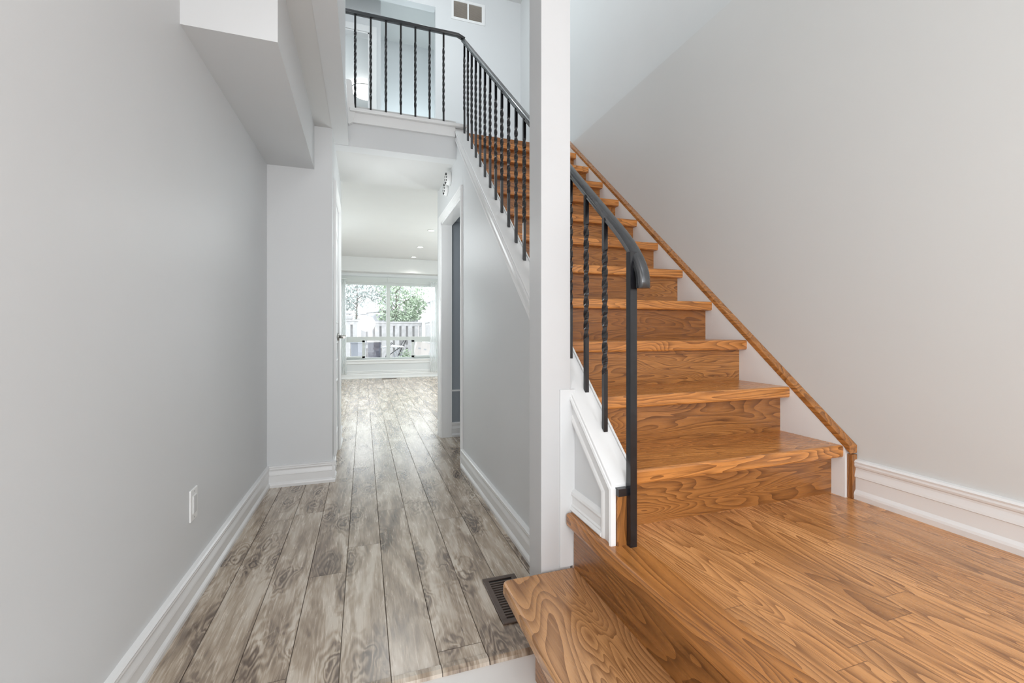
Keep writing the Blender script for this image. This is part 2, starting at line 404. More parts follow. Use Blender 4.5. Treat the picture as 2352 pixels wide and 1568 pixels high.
# wall under the stair (hall right) with the doorway and the triangular knee wall
RY0, RY1, RZ = 3.275, 4.165, 2.035
def capz(y): return 0.575 + SL * (y - 1.127)
poly = [(1.40, L - 0.02), (1.40, capz(1.40) - 0.02), (3.15, capz(3.15) - 0.02), (RY0, capz(RY0) - 0.02 if capz(RY0) < 2.5 else 2.42), (RY0, -0.05), (1.40, -0.05)]
poly = [(1.40, -0.05), (1.40, capz(1.40) - 0.02), (RY0, capz(RY0) - 0.02), (RY0, -0.05)]
mb = MB().prism(poly, 'X', XK, XK + 0.09)
mb.prism([(1.13, L), (1.13, capz(1.13) - 0.02), (1.40, capz(1.40) - 0.02), (1.40, L)], 'X', XK, XK + 0.065)
mb.box(XK, XK + 0.09, RY1, 4.28, -0.05, 2.42)
mb.prism([(RY0, RZ), (RY0, capz(RY0) - 0.02), (3.40, capz(3.40) - 0.02), (3.47, 2.43), (RY1, 2.43), (RY1, RZ)], 'X', XK, XK + 0.09)
mb.box(XK + 0.0, 3.3, 4.28, 4.38, -0.05, ZL)
struct(mb.build('wall_right_hall', WALL))
# small room behind the doorway
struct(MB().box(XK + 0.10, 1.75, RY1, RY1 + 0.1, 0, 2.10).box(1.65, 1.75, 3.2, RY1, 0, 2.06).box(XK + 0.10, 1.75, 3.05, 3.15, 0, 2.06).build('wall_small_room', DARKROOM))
# upper wall over the hall ceiling edge, ends at the balcony
struct(MB().prism([(YE, ZH - 0.002), (YE, ZC), (2.82, ZC), (2.82, ZU - 0.14), (3.47, ZH + 0.03), (3.47, ZH - 0.002)], 'X', XV - 0.1, XV).build('wall_stairwell_left', WALL))
# fascia wall below the balcony
struct(MB().box(XV - 0.1, XK + 0.06, 3.452, 3.57, ZH - 0.006, ZU - 0.04).build('wall_balcony', WALL))
# upper floor walls
YV = 5.15
mb = MB().box(0.797, XUW + 0.05, YV, YV + 0.1, ZU, ZC).box(-1.3, 0.797, YV, YV + 0.1, 4.80, ZC)
struct(mb.build('wall_vent', WALL))
mb = MB().box(0.066, 0.20, 5.60, 5.7, ZU, ZC).box(-1.3, -0.75, 5.60, 5.7, ZU, ZC).box(-0.75, 0.066, 5.60, 5.7, 4.62, ZC)
struct(mb.build('wall_bedroom', WALL))
struct(MB().box(0.20, 2.0, 6.4, 6.5, ZU, ZC).box(0.10, 0.20, 5.7, 6.5, ZU, ZC).box(1.2, 1.3, YV + 0.1, 6.4, ZU, ZC).build('wall_corridor', WALL))
struct(MB().box(-2.0, 0.2, 9.4, 9.5, ZU, ZC).box(-2.1, -2.0, 3.4, 9.5, ZU, ZC).box(0.1, 0.2, 6.5, 9.4, ZU, ZC).box(-2.1, XV, 2.72, 2.82, ZU, ZC).build('wall_bedroom_far', WALL))
# front wall with door, plus unseen windows added to admit light (behind the camera)
mb = MB().box(-0.8, -0.60, YE - 0.1, YE, -0.1, 2.42).box(-0.60, 0.45, YE - 0.1, YE, 2.25, 2.42).box(0.45, 0.70, YE - 0.1, YE, -0.1, 2.42)
mb.box(0.70, 1.76, YE - 0.1, YE, -0.1, 0.85).box(1.68, 1.95, YE - 0.1, YE, 0.85, 3.0).box(0.7, 1.68, YE - 0.1, YE, 2.4, 3.0).box(-0.8, 0.7, YE - 0.1, YE, 2.42, 3.0)
mb.box(-0.2, 0.15, YE - 0.1, YE, 3.0, ZC).box(1.65, 1.95, YE - 0.1, YE, 3.0, ZC).box(0.15, 0.85, YE - 0.1, YE, 3.0, 4.75).box(0.15, 1.65, YE - 0.1, YE, 4.75, ZC)
struct(mb.build('wall_front', WALL))
# living room
struct(MB().box(-1.6, -1.5, 4.35, YF + 0.1, 0, ZL).build('wall_living_left', WALL))
struct(MB().box(3.3, 3.4, 4.3, YF + 0.1, 0, ZL).build('wall_living_right', WALL))
WX0, WX1, WZ0, WZ1 = -0.42, 1.56, 0.40, 2.02
struct(MB().box(-1.6, WX0, YF, YF + 0.12, 0, ZL).box(WX1, 1.95, YF, YF + 0.12, 0, ZL).box(1.95, 3.2, YF, YF + 0.12, 2.1, ZL).box(3.2, 3.4, YF, YF + 0.12, 0, ZL).box(WX0, WX1, YF, YF + 0.12, 0, WZ0).box(WX0, WX1, YF, YF + 0.12, WZ1, ZL).build('wall_far', WALL))  # far right opening is added, out of view, to brighten the room
struct(MB().box(-1.5, 3.3, YF - 0.30, YF, 2.21, ZL).build('wall_window_soffit', CEIL))
# hanging bulkhead along the left wall
struct(MB().prism([(lw(1.83), 1.83), (lw(YB), YB), (-0.311, YB), (-0.303, 1.83)], 'Z', 2.095, ZH + 0.01).build('ceiling_bulkhead', WALL))

# ------------------------------------------------------------------ baseboards
BASE = [(0, 0), (0, 0.019), (0.017, 0.021), (0.024, 0.019), (0.034, 0.012), (0.076, 0.012), (0.079, 0.017), (0.086, 0.016), (0.104, 0.011), (0.110, 0.011), (0.114, 0.016), (0.120, 0.018), (0.126, 0.017), (0.132, 0.019), (0.138, 0.014), (0.140, 0.0)]
def baseboard(name, pts, out, flip=1, sc=1.0):
    z = pts[0][2]; P = [(p[0], p[1], z) for p in pts]
    mb = MB().sweep([(d * sc, p) for d, p in BASE], P, out, flip)
    # make sure it climbs upward
    if sum(v[2] for v in mb.v) / len(mb.v) < z: mb = MB().sweep([(d * sc, p) for d, p in BASE], P, out, -flip)
    return struct(mb.build(name, TRIM))
dv = Vector((0.013, 1, 0)).normalized(); nl = Vector((1, -0.013, 0)).normalized()
baseboard('baseboard_left', [(lw(YE), YE, 0), (lw(YB), YB, 0)], nl)
baseboard('baseboard_left_return', [(-0.60, YB, 0), (XL + 0.019, YB, 0)], (0, -1, 0))
baseboard('baseboard_passage_left', [(XL, YB - 0.019, 0), (XL, DY0 - 0.065, 0)], (1, 0, 0))
baseboard('baseboard_passage_left', [(XL, DY1 + 0.065, 0), (XL, 4.35, 0)], (1, 0, 0))
baseboard('baseboard_right_hall', [(XK, 1.40, 0), (XK, RY0 - 0.068, 0)], (-1, 0, 0))
baseboard('baseboard_right_hall', [(XK, RY1 + 0.068, 0), (XK, 4.30, 0)], (-1, 0, 0))
baseboard('baseboard_right', [(XW, YE, L), (XW, 1.148, L)], (-1, 0, 0), sc=1.06)
baseboard('baseboard_far', [(-1.5, YF, 0), (1.95, YF, 0)], (0, -1, 0))
baseboard('baseboard_small_room', [(XK + 0.10, RY1, 0), (1.65, RY1, 0)], (0, -1, 0))
struct(MB().box(XK + 0.10, 1.65, RY1 - 0.012, RY1, 0.435, 0.45).build('trim_2', TRIM))

# ------------------------------------------------------------------ staircase
ST = thing('staircase', (1.25, Y1, L), 'straight flight of orange-brown stained oak stairs climbing beside the right-hand wall', 'staircase')
XT0, XT1 = 0.765, 1.735
for k in range(1, NT_ + 1):
    yn = Y1 + RUN * (k - 1); z = L + RISE * k
    r = 0.008
    prof = [(yn + r, z), (yn + 0.0023, z - 0.0023), (yn, z - r), (yn, z - 0.046 + r), (yn + 0.0023, z - 0.046 + 0.0023), (yn + r, z - 0.046), (yn + RUN + 0.05, z - 0.046), (yn + RUN + 0.05, z)]
    MB().prism(prof, 'X', XT0, XT1).build('tread', OAK_X, ST)
for k in range(1, NT_ + 2):
    yn = Y1 + RUN * (k - 1) + 0.045; z0 = L + RISE * (k - 1)
    zt = z0 + RISE - 0.046 if k <= NT_ else ZU
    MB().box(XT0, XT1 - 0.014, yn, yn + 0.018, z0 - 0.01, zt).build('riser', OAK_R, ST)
# wall stringer: white board with an oak cap that turns down to the landing
def wz(y): return 0.590 + SL * 0.995 * (y - 1.145)
MB().prism([(1.165, L), (1.165, wz(1.165) - 0.02), (3.62, wz(3.62) - 0.02), (3.62, 2.3), (1.5, L)], 'X', XT1 - 0.014, XW).build('stringer', TRIM, ST)
MB().prism([(1.145, wz(1.145)), (1.145, wz(1.145) - 0.03), (1.17, wz(1.17) - 0.03), (3.60, wz(3.60) - 0.026), (3.60, wz(3.60))], 'X', XT1 - 0.016, XW - 0.001).build('stringer_cap', OAK_Y, ST, bevel=0.003)
MB().box(XT1 - 0.003, XW - 0.001, 1.145, 1.17, L, wz(1.145) - 0.034).build('stringer_end', OAK_Z, ST, bevel=0.003)
MB().box(XT1 + 0.002, XW - 0.001, 3.575, 3.60, wz(3.6) - 0.02, wz(3.6) + 0.055).build('stringer_top_block', TRIM, ST)
# inner stringer filling the side under the treads (toward the knee wall)
MB().prism([(1.13, L), (1.13, capz(1.13) - 0.03), (3.55, capz(3.55) - 0.03), (3.55, 2.0), (1.6, L)], 'X', XK + 0.066, XK + 0.075).build('inner_stringer', TRIM, ST)

# knee wall cap and mouldings (white trim)
KN = sgroup('trim_3', (XK, 1.13, L))
capo = [(1.122, capz(1.122)), (1.122, capz(1.122) - 0.028), (1.14, capz(1.14) - 0.028), (3.44, capz(3.44) - 0.028), (3.44, capz(3.44))]
MB().prism(capo, 'X', XK - 0.012, XK + 0.072).build('cap', TRIM, KN, bevel=0.003)
MB().prism([(1.16, capz(1.16) - 0.03), (1.16, capz(1.16) + 0.004), (3.44, capz(3.44) + 0.004), (3.44, capz(3.44) - 0.03)], 'X', XK + 0.072, XK + 0.079).build('cap_edge', TRIM, KN)
MO = [(0, 0), (0, 0.016), (0.006, 0.019), (0.012, 0.016), (0.015, 0.012), (0.020, 0.013), (0.025, 0.009), (0.048, 0.008), (0.052, 0.012), (0.058, 0.014), (0.066, 0.012), (0.072, 0.006), (0.076, 0.0)]
def chk(mb, f): return mb
mb = MB().sweep(MO, [(XK, 3.44, capz(3.44) - 0.012), (XK, 1.119, capz(1.119) - 0.012), (XK, 1.119, L)], (-1, 0, 0), -1)
if False: mb = MB().sweep(MO, [(XK, 3.44, capz(3.44) - 0.012), (XK, 1.119, capz(1.119) - 0.012), (XK, 1.119, L)], (-1, 0, 0), -1)
mb.build('raking_mould', TRIM, KN)
mb = MB().sweep(MO, [(XK, 1.180, L + 0.002), (XK, 1.388, L + 0.002)], (-1, 0, 0), 1)
if sum(v[2] for v in mb.v) / len(mb.v) < L: mb = MB().sweep(MO, [(XK, 1.180, L + 0.002), (XK, 1.388, L + 0.002)], (-1, 0, 0), -1)
mb.build('base_mould', TRIM, KN)
MB().box(XK - 0.055, XK + 0.003, 1.384, 1.40, 0.20, 0.815).build('filler_strip', WALL, KN)
MB().box(XK + 0.002, XK + 0.066, 1.114, 1.13, L, capz(1.122) - 0.03).build('end_panel', OAK_Z, KN)

# ------------------------------------------------------------------ landing and lower step
LD = thing('stair_landing', (1.2, 0.3, 0.0), 'raised oak landing of narrow orange-brown boards at the foot of the stairs', 'landing')
XN = 0.663
MB().box(XN + 0.10, XW, YE, 1.23, L - 0.02, L).build('floor_boards', OAK_FLOOR, LD)
MB().box(XN + 0.10, XK + 0.08, 1.23, 1.30, L - 0.02, L).build('board_end', OAK_Y, LD)
nz = [(XN + 0.008, L), (XN + 0.002, L - 0.002), (XN, L - 0.008), (XN, L - 0.036), (XN + 0.003, L - 0.043), (XN + 0.010, L - 0.045), (XN + 0.11, L - 0.045), (XN + 0.11, L)]
MB().prism([(x + 0, z + 0.0006) for x, z in nz], 'Y', YE, 1.372).build('nosing', OAK_Y, LD)
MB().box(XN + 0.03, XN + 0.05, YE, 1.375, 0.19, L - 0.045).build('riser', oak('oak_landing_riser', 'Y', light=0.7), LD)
MB().box(XN + 0.05, XW, YE, 1.12, 0.0, L - 0.045).build('platform', OAK_Y, LD)
SP = thing('oak_step', (0.55, 0.3, 0.0), 'lower oak step with a rounded front edge in front of the raised landing', 'step')
def arc(cx, cy, r, a0, a1, n=5): return [(cx + r * math.cos(a0 + (a1 - a0) * i / n), cy + r * math.sin(a0 + (a1 - a0) * i / n)) for i in range(n + 1)]
tp = [(XN + 0.035, 1.378)] + arc(0.43 + 0.022, 1.378 - 0.022, 0.022, PI / 2, PI) + [(0.43, 1.3), (0.405, YE), (XN + 0.035, YE)]
MB().prism(tp, 'Z', 0.156, 0.20).build('tread', OAK_YL, SP, bevel=0.009)
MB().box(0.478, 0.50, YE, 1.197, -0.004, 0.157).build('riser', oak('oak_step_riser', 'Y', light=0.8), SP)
MB().box(0.50, XN + 0.03, 1.18, 1.197, -0.004, 0.157).build('riser_return', OAK_Y, SP)

# square white post
PO = thing('square_post', (0.63, 1.45, 0.0), 'tall white square post rising floor to ceiling beside the stair railing', 'post')
MB().box(0.576, 0.686, 1.389, 1.503, 0.0, ZC).build('shaft', POSTM, PO, bevel=0.002)

# ------------------------------------------------------------------ iron railing
RX = 0.76
RL = thing('stair_railing', (RX, 1.105, L), 'black wrought-iron stair railing with twisted balusters and moulded handrail', 'railing')
def railz(y): return 1.631 + 0.886 * (y - 1.528)
def twisted(x, y, z0, z1, sb, st, a=0.007, pitch=0.17):
    """square bar, straight ends, twisted middle"""
    mb = MB(); zs = [z0]; t0, t1 = z0 + sb, z1 - st; n = int((t1 - t0) / 0.0075)
    zs += [t0 + (t1 - t0) * i / n for i in range(n + 1)] + [z1]
    vs = []
    turns = round((t1 - t0) / pitch * 4) / 4
    for z in zs:
        u = min(1, max(0, (z - t0) / (t1 - t0))); ang = 2 * PI * turns * u
        for i in range(4):
            q = ang + PI / 4 + i * PI / 2; r = a * 1.414
            vs.append((x + r * math.cos(q), y + r * math.sin(q), z))
    m = len(zs)
    mb.add(vs, [(k * 4 + i, k * 4 + (i + 1) % 4, (k + 1) * 4 + (i + 1) % 4, (k + 1) * 4 + i) for k in range(m - 1) for i in range(4)])
    mb.add(vs[:4] + vs[-4:], [(3, 2, 1, 0), (4, 5, 6, 7)])
    return mb
RP = [(-0.018, -0.010), (-0.014, -0.013), (0.014, -0.013), (0.018, -0.010), (0.015, -0.004), (0.018, 0.001), (0.017, 0.008), (0.009, 0.013), (-0.009, 0.013), (-0.017, 0.008), (-0.018, 0.001), (-0.015, -0.004)]
def rail_sweep(mb, pts, side):
    pts = [Vector(p) for p in pts]; side = Vector(side); m = len(pts); vs = []
    for k, p in enumerate(pts):
        a = (pts[k] - pts[k - 1]).normalized() if k else None
        b = (pts[k + 1] - pts[k]).normalized() if k < m - 1 else None
        t = ((a or b) + (b or a)).normalized()
        up = side.cross(t).normalized()
        if side.x and up.z < -0.01: up = -up
        if side.x and abs(up.z) < 0.2: up = Vector((0, -1, 0)) * (1 if up.y < 0 else 1)
        for u, w in RP: vs.append(p + side * u + up * w)
    n = len(RP)
    mb.add(vs, [(k * n + i, k * n + (i + 1) % n, (k + 1) * n + (i + 1) % n, (k + 1) * n + i) for k in range(m - 1) for i in range(n)], True)
    mb.add(vs[:n] + vs[-n:], [tuple(range(n))[::-1], tuple(range(n, 2 * n))])
    return mb
pts = []
y0, yc, ze = 1.225, 1.070, 1.142
P0, P1, P2 = (y0, railz(y0)), (yc, railz(yc) + 0.004), (yc, ze + 0.02)
pts.append((RX, yc, ze))
for i in range(15):
    t = 1 - i / 14
    pts.append((RX, (1 - t) ** 2 * P0[0] + 2 * t * (1 - t) * P1[0] + t * t * P2[0], (1 - t) ** 2 * P0[1] + 2 * t * (1 - t) * P1[1] + t * t * P2[1]))
YT = 3.445
pts += [(RX, 2.0, railz(2.0)), (RX, YT + 0.012, railz(YT + 0.012) + 0.004)]
mb = rail_sweep(MB(), pts, (1, 0, 0))
mb2 = rail_sweep(MB(), [(RX + 0.005, YT, 3.345), (RX - 0.05, YT, 3.368), (-0.30, YT, 3.368)], (0, 1, 0))
mb.add(mb2.v, mb2.f, True)
mb.build('handrail', IRON_RAIL, RL)
for i in range(18):
    y = 1.262 + 0.1265 * i if i <= 6 else 1.262 + 0.1265 * 6 + (i - 6) * 0.1228
    twisted(RX - 0.012, y, capz(y) - 0.004, railz(y) - 0.008, 0.185, 0.10).build('baluster', IRON, RL)
for i in range(7):
    x = -0.058 + i * 0.1092
    twisted(x, 3.445, 2.645, 3.358, 0.09, 0.115, pitch=0.2).build('baluster', IRON, RL)
MB().box(0.733, 0.755, 1.094, 1.116, L, railz(1.105) - 0.006).build('newel_bar', IRON, RL)
MB().box(0.700, 0.733, 1.104, 1.126, capz(1.122) - 0.032, capz(1.122) - 0.010).build('bracket_plate', IRON, RL)

# balcony edge trim (white)
BT = sgroup('trim_4', (0.3, 3.44, 2.54))
MB().box(-0.095, XK + 0.075, 3.40, 3.455, 2.622, 2.646).build('nosing', TRIM, BT, bevel=0.004)
MB().box(-0.085, XK - 0.012, 3.428, 3.455, 2.549, 2.624).build('fascia_board', TRIM, BT)
tpoly = [(-0.121, 2.853), (-0.096, 2.855), (-0.085, 2.849), (-0.080, 2.838), (-0.060, 2.646), (-0.058, 2.622), (-0.075, 2.545), (-0.10, 2.530), (-0.108, 2.532)]
MB().prism(tpoly, 'Y', 3.418, 3.46).build('upturned_end', TRIM, BT, bevel=0.003)

# ------------------------------------------------------------------ door casings and doors
CAS = [(0, 0), (0, 0.016), (0.008, 0.018), (0.018, 0.014), (0.024, 0.016), (0.040, 0.012), (0.060, 0.009), (0.068, 0.007), (0.070, 0)]
D2 = sgroup('door_2', (XK, (RY0 + RY1) / 2, 0))
def casing(x, ya, yb, zt, nrm, w=0.066):
    P = [(x, ya - w, 0), (x, ya - w, zt + w), (x, yb + w, zt + w), (x, yb + w, 0)]
    for f in (1, -1):
        mb = MB().sweep([(d * w / 0.07, p) for d, p in CAS], P, nrm, f)
        ys = [v[1] for v in mb.v]
        if min(ys) > ya - w - 0.001: return mb
    return mb
casing(XK, RY0, RY1, RZ, (-1, 0, 0)).build('casing', TRIM, D2)
MB().box(XK, XK + 0.10, RY1 - 0.018, RY1, 0, RZ).box(XK, XK + 0.10, RY0, RY0 + 0.018, 0, RZ).box(XK, XK + 0.10, RY0, RY1, RZ - 0.018, RZ).build('jamb', TRIM, D2)
MB().box(XK + 0.185, XK + 0.20, RY1 - 0.016, RY1, 1.49, 1.525).build('hook', DARK, D2)
D1 = sgroup('door_1', (XL, (DY0 + DY1) / 2, 0))
casing(XL, DY0, DY1, DZ, (1, 0, 0)).build('casing', TRIM, D1)
# six-ish panel slab with an arched top panel
sl = MB().box(XL - 0.045, XL - 0.006, DY0 + 0.004, DY1 - 0.004, 0.012, DZ - 0.004)
slab = sl.build('slab', TRIM, D1)
def ring_panel(y0, y1, z0, z1, arch=0.0):
    pts = [(XL - 0.006, y0, z0), (XL - 0.006, y1, z0), (XL - 0.006, y1, z1)]
    for i in range(1, 8):
        t = i / 8; pts.append((XL - 0.006, y1 + (y0 - y1) * t, z1 + arch * math.sin(PI * t)))
    pts += [(XL - 0.006, y0, z1), (XL - 0.006, y0, z0 + 0.001)]
    return pts
mb = MB()
for zz in ((0.22, 0.62, 0), (0.78, 0.92, 0), (1.08, 1.72, 0.10)):
    P = ring_panel(DY0 + 0.12, DY1 - 0.12, zz[0], zz[1], zz[2])
    mb.tube(P, 0.009, 6)
mb.build('panel_mould', TRIM, slab)
HA = MB().cyl((XL - 0.006, DY1 - 0.07, 0.965), 0.032, 0.014, 'X').build('handle_rose', STEEL, slab)
MB().cyl((XL + 0.004, DY1 - 0.07, 0.965), 0.013, 0.055, 'X').tube([(XL + 0.045, DY1 - 0.07, 0.965), (XL + 0.050, DY1 - 0.11, 0.965), (XL + 0.050, DY1 - 0.17, 0.962)], 0.011).build('lever', STEEL, slab)

# ------------------------------------------------------------------ far window
WN = sgroup('window_1', (0.57, YF, WZ0))
mb = MB()
mb.box(WX0, WX1, YF + 0.03, YF + 0.10, WZ1 - 0.05, WZ1)           # head
mb.box(WX0, WX1, YF + 0.03, YF + 0.10, WZ0, WZ0 + 0.035)
mb.box(WX0, WX0 + 0.06, YF + 0.028, YF + 0.102, WZ0 + 0.001, WZ1 - 0.001).box(WX1 - 0.06, WX1, YF + 0.028, YF + 0.102, WZ0 + 0.001, WZ1 - 0.001)
mb.box(0.462, 0.537, YF + 0.026, YF + 0.104, WZ0 + 0.002, WZ1 - 0.002)              # centre mullion
mb.box(WX0, WX1, YF + 0.02, YF + 0.10, 0.800, 0.878)              # transom
mb.build('frame', FRAMEM, WN)
MB().box(WX0 + 0.04, 0.03, YF + 0.012, YF + 0.06, 0.435, 0.47).box(WX0 + 0.04, 0.03, YF + 0.012, YF + 0.06, 0.765, 0.80).box(-0.025, 0.03, YF + 0.012, YF + 0.06, 0.435, 0.80).build('sliding_sash', FRAMEM, WN)
MB().box(0.99, WX1 - 0.04, YF + 0.012, YF + 0.06, 0.435, 0.47).box(0.99, WX1 - 0.04, YF + 0.012, YF + 0.06, 0.765, 0.80).box(0.99, 1.045, YF + 0.012, YF + 0.06, 0.435, 0.80).build('sliding_sash', FRAMEM, WN)
MB().box(WX0 + 0.02, 0.50, YF + 0.064, YF + 0.068, 0.84, WZ1 - 0.02).build('glass_pane', GLASS, WN)
MB().box(0.50, WX1 - 0.02, YF + 0.064, YF + 0.068, 0.84, WZ1 - 0.02).build('glass_pane', GLASS, WN)
MB().box(WX0 + 0.02, 0.50, YF + 0.064, YF + 0.068, WZ0 + 0.02, 0.84).build('glass_pane', GLASS, WN)
MB().box(0.50, WX1 - 0.02, YF + 0.064, YF + 0.068, WZ0 + 0.02, 0.84).build('glass_pane', GLASS, WN)
# casing above, sill and apron panel mouldings
mb = MB().box(WX0 - 0.10, WX1 + 0.10, YF - 0.025, YF, 2.035, 2.135).box(WX0 - 0.06, WX1 + 0.06, YF - 0.014, YF, WZ1, 2.05)
mb.box(0.487, 0.515, YF - 0.034, YF - 0.02, 2.03, 2.15)
mb.build('head_casing', FRAMEM, WN, bevel=0.003)
MB().box(WX0 - 0.08, WX1 + 0.04, YF - 0.05, YF + 0.03, 0.375, 0.40).box(WX0 - 0.06, WX1 + 0.02, YF - 0.02, YF, 0.31, 0.375).build('sill', TRIM, WN, bevel=0.004)
mb = MB().box(WX0 + 0.05, WX1 - 0.16, YF - 0.012, YF, 0.145, 0.165).box(WX0 + 0.05, WX0 + 0.07, YF - 0.012, YF, 0.145, 0.31).box(WX1 - 0.18, WX1 - 0.16, YF - 0.012, YF, 0.145, 0.31)
mb.build('apron_mould', TRIM, WN)
# sheer curtains
def curtain(x0, x1, label):
    r = thing('sheer_curtain', ((x0 + x1) / 2, YF - 0.10, 0.1), label, 'curtain', None)
    n = 60; vs = []
    for k, z in enumerate((0.10, 0.8, 1.5, 2.06)):
        for i in range(n + 1):
            t = i / n; w = 1.0 - 0.06 * k / 3
            vs.append((x0 + (x1 - x0) * (0.5 + (t - 0.5) * w), YF - 0.10 + 0.022 * math.sin(t * 2 * PI * 5.5 + 0.3 * k), z))
    MB().add(vs, [(k * (n + 1) + i, k * (n + 1) + i + 1, (k + 1) * (n + 1) + i + 1, (k + 1) * (n + 1) + i) for k in range(3) for i in range(n)], True).build('voile_panel', SHEER, r)
    MB().cyl((x0 - 0.02, YF - 0.10, 2.07), 0.006, x1 - x0 + 0.04, 'X', 10).build('rod', TRIM, r)
curtain(-0.46, -0.33, 'sheer white curtain hanging at the left edge of the far window')
curtain(1.36, 1.60, 'sheer white curtain gathered at the right edge of the far window')

# ------------------------------------------------------------------ small fixtures
# recessed lights
def potlight(x, y, label):
    r = thing('recessed_light', (x, y, ZL), label, 'ceiling light', 'recessed lights in the far room ceiling')
    MB().lathe((x, y, ZL), [(0.058, -0.001), (0.058, -0.006), (0.045, -0.008), (0.042, 0.0)]).build('trim_ring', TRIM, r)
    MB().cyl((x, y, ZL - 0.005), 0.042, 0.004).build('lens', POT, r)
    lamp('recessed_light_beam', (x, y, ZL - 0.02), 14, (1, 0.97, 0.93), 0.04, 'SPOT')
kz = (ZL - CAMH) / (2.39 - CAMH)
potlight(0.885 * kz, 6.068 * kz, 'round recessed ceiling light nearest the hall, first of the row')
potlight(0.885 * kz, 7.339 * kz, 'round recessed ceiling light in the middle of the row of three')
potlight(0.892 * kz, 8.385 * kz, 'round recessed ceiling light nearest the far window')
# smoke alarms on the wall over the doorway
def alarm(y, z, r0, label, d):
    r = thing('smoke_alarm', (XK, y, z), label, 'smoke alarm', None)
    MB().lathe((XK, y, z), [(0.001, 0), (r0, 0), (r0, -d * 0.45), (r0 * 0.93, -d * 0.55), (r0 * 0.86, -d), (0.001, -d * 1.05)], 'X').build('housing', PLASTIC, r)
    mb = MB()
    for i in range(10):
        a = 2 * PI * i / 10; u, w = math.cos(a), math.sin(a)
        yy, zz = y + u * r0 * 0.72, z + w * r0 * 0.72
        mb.box(XK - d - 0.004, XK - d + 0.004, yy - 0.006, yy + 0.006, zz - 0.006, zz + 0.006)
    mb.build('vent_slots', DARK, r)
alarm(3.69, 2.302, 0.056, 'white round smoke alarm, upper of the two above the hall doorway', 0.040)
alarm(3.845, 2.258, 0.056, 'white round smoke alarm, lower of the two above the hall doorway', 0.030)
# wall switch
sx = lw(1.94)
SW = thing('wall_switch', (sx, 1.945, 0.312), 'white rectangular switch plate low on the grey left wall', 'switch')
PLT = MB().box(sx, sx + 0.006, 1.909, 1.981, 0.311, 0.428).build('plate', PLASTIC, SW, bevel=0.002)
fr = MB().box(sx + 0.006, sx + 0.0085, 1.927, 1.963, 0.335, 0.404).build('bezel', PLASTIC, SW, bevel=0.0008)
MB().box(sx + 0.0085, sx + 0.010, 1.930, 1.960, 0.338, 0.401).build('rocker', plain('plate_insert', (0.6, 0.6, 0.6), 0.4), SW)
for zz in (0.418, 0.321): MB().cyl((sx + 0.006, 1.945, zz), 0.003, 0.0012, 'X', 10).build('screw', STEEL, SW)
# floor register
FR = thing('floor_register', (0.52, 1.59, 0.0), 'brown metal floor vent in the laminate beside the lower oak step', 'vent')
x0, x1, y0, y1 = 0.458, 0.598, 1.447, 1.735
def frame(mb, x0, x1, y0, y1, w, z0, z1):
    return mb.box(x0, x1, y0, y0 + w, z0, z1).box(x0, x1, y1 - w, y1, z0, z1).box(x0, x0 + w, y0 + w, y1 - w, z0, z1).box(x1 - w, x1, y0 + w, y1 - w, z0, z1)
frame(MB(), x0, x1, y0, y1, 0.022, 0.0005, 0.006).build('frame', BROWN, FR, bevel=0.002)
MB().box(x0 + 0.02, x1 - 0.02, y0 + 0.02, y1 - 0.02, 0.0003, 0.001).build('duct_opening', DARK, FR)
mb = MB()
for i in range(1, 16):
    y = y0 + 0.022 + (y1 - y0 - 0.044) * i / 16; mb.box(x0 + 0.02, x1 - 0.02, y - 0.0035, y + 0.0035, 0.001, 0.0045)
mb.build('louvres', BROWN, FR)
FR2 = thing('floor_register', (0.5, 9.5, 0.0), 'dark narrow floor vent under the far window', 'vent')
frame(MB(), 0.36, 0.66, 9.47, 9.57, 0.012, 0.0005, 0.005).build('frame', BROWN, FR2)
MB().box(0.37, 0.65, 9.48, 9.56, 0.0003, 0.002).build('duct_opening', DARK, FR2)
# return-air grille upstairs
VG = thing('air_grille', (1.19, YV, 4.71), 'white framed double air-return grille high on the upstairs wall', 'vent')
mb = MB().box(0.985, 1.395, YV - 0.010, YV, 4.706, 4.735).box(0.985, 1.395, YV - 0.010, YV, 4.925, 4.955).box(0.985, 1.012, YV - 0.010, YV, 4.735, 4.925).box(1.355, 1.395, YV - 0.010, YV, 4.735, 4.925).box(1.176, 1.196, YV - 0.010, YV, 4.735, 4.925)
mb.build('frame', TRIM, VG)
for a, b in ((1.012, 1.176), (1.196, 1.355)):
    mb = MB().box(a, b, YV - 0.002, YV - 0.001, 4.735, 4.925)
    for i in range(15):
        z = 4.740 + i * 0.0125; mb.prism([(YV - 0.008, z), (YV - 0.002, z + 0.008), (YV - 0.001, z + 0.007), (YV - 0.007, z - 0.001)], 'X', a, b)
    mb.build('louvres', LOUVRE, VG)
# upstairs door casing, ceiling lamp seen through the door
D3 = sgroup('door_3', (-0.3, 5.6, ZU))
MB().box(0.066, 0.150, 5.58, 5.60, ZU, 4.62).box(-0.83, 0.150, 5.58, 5.60, 4.62, 4.70).box(-0.83, -0.75, 5.58, 5.60, ZU, 4.62).build('casing', TRIM, D3, bevel=0.003)
MB().box(0.052, 0.066, 5.59, 5.70, ZU, 4.62).box(-0.75, 0.066, 5.59, 5.70, 4.606, 4.62).build('jamb', TRIM, D3)
LP = thing('ceiling_lamp', (0.02, 7.75, ZC), 'glowing white dome ceiling lamp with thin metal ring in the room upstairs', 'ceiling lamp')
MB().lathe((0.02, 7.75, ZC), [(0.001, 0), (0.21, 0), (0.21, -0.05)]).build('base', GLOW, LP)
MB().lathe((0.02, 7.75, ZC - 0.05), [(0.21, 0.0), (0.222, -0.004), (0.222, -0.014), (0.21, -0.018)]).build('ring', STEEL, LP)
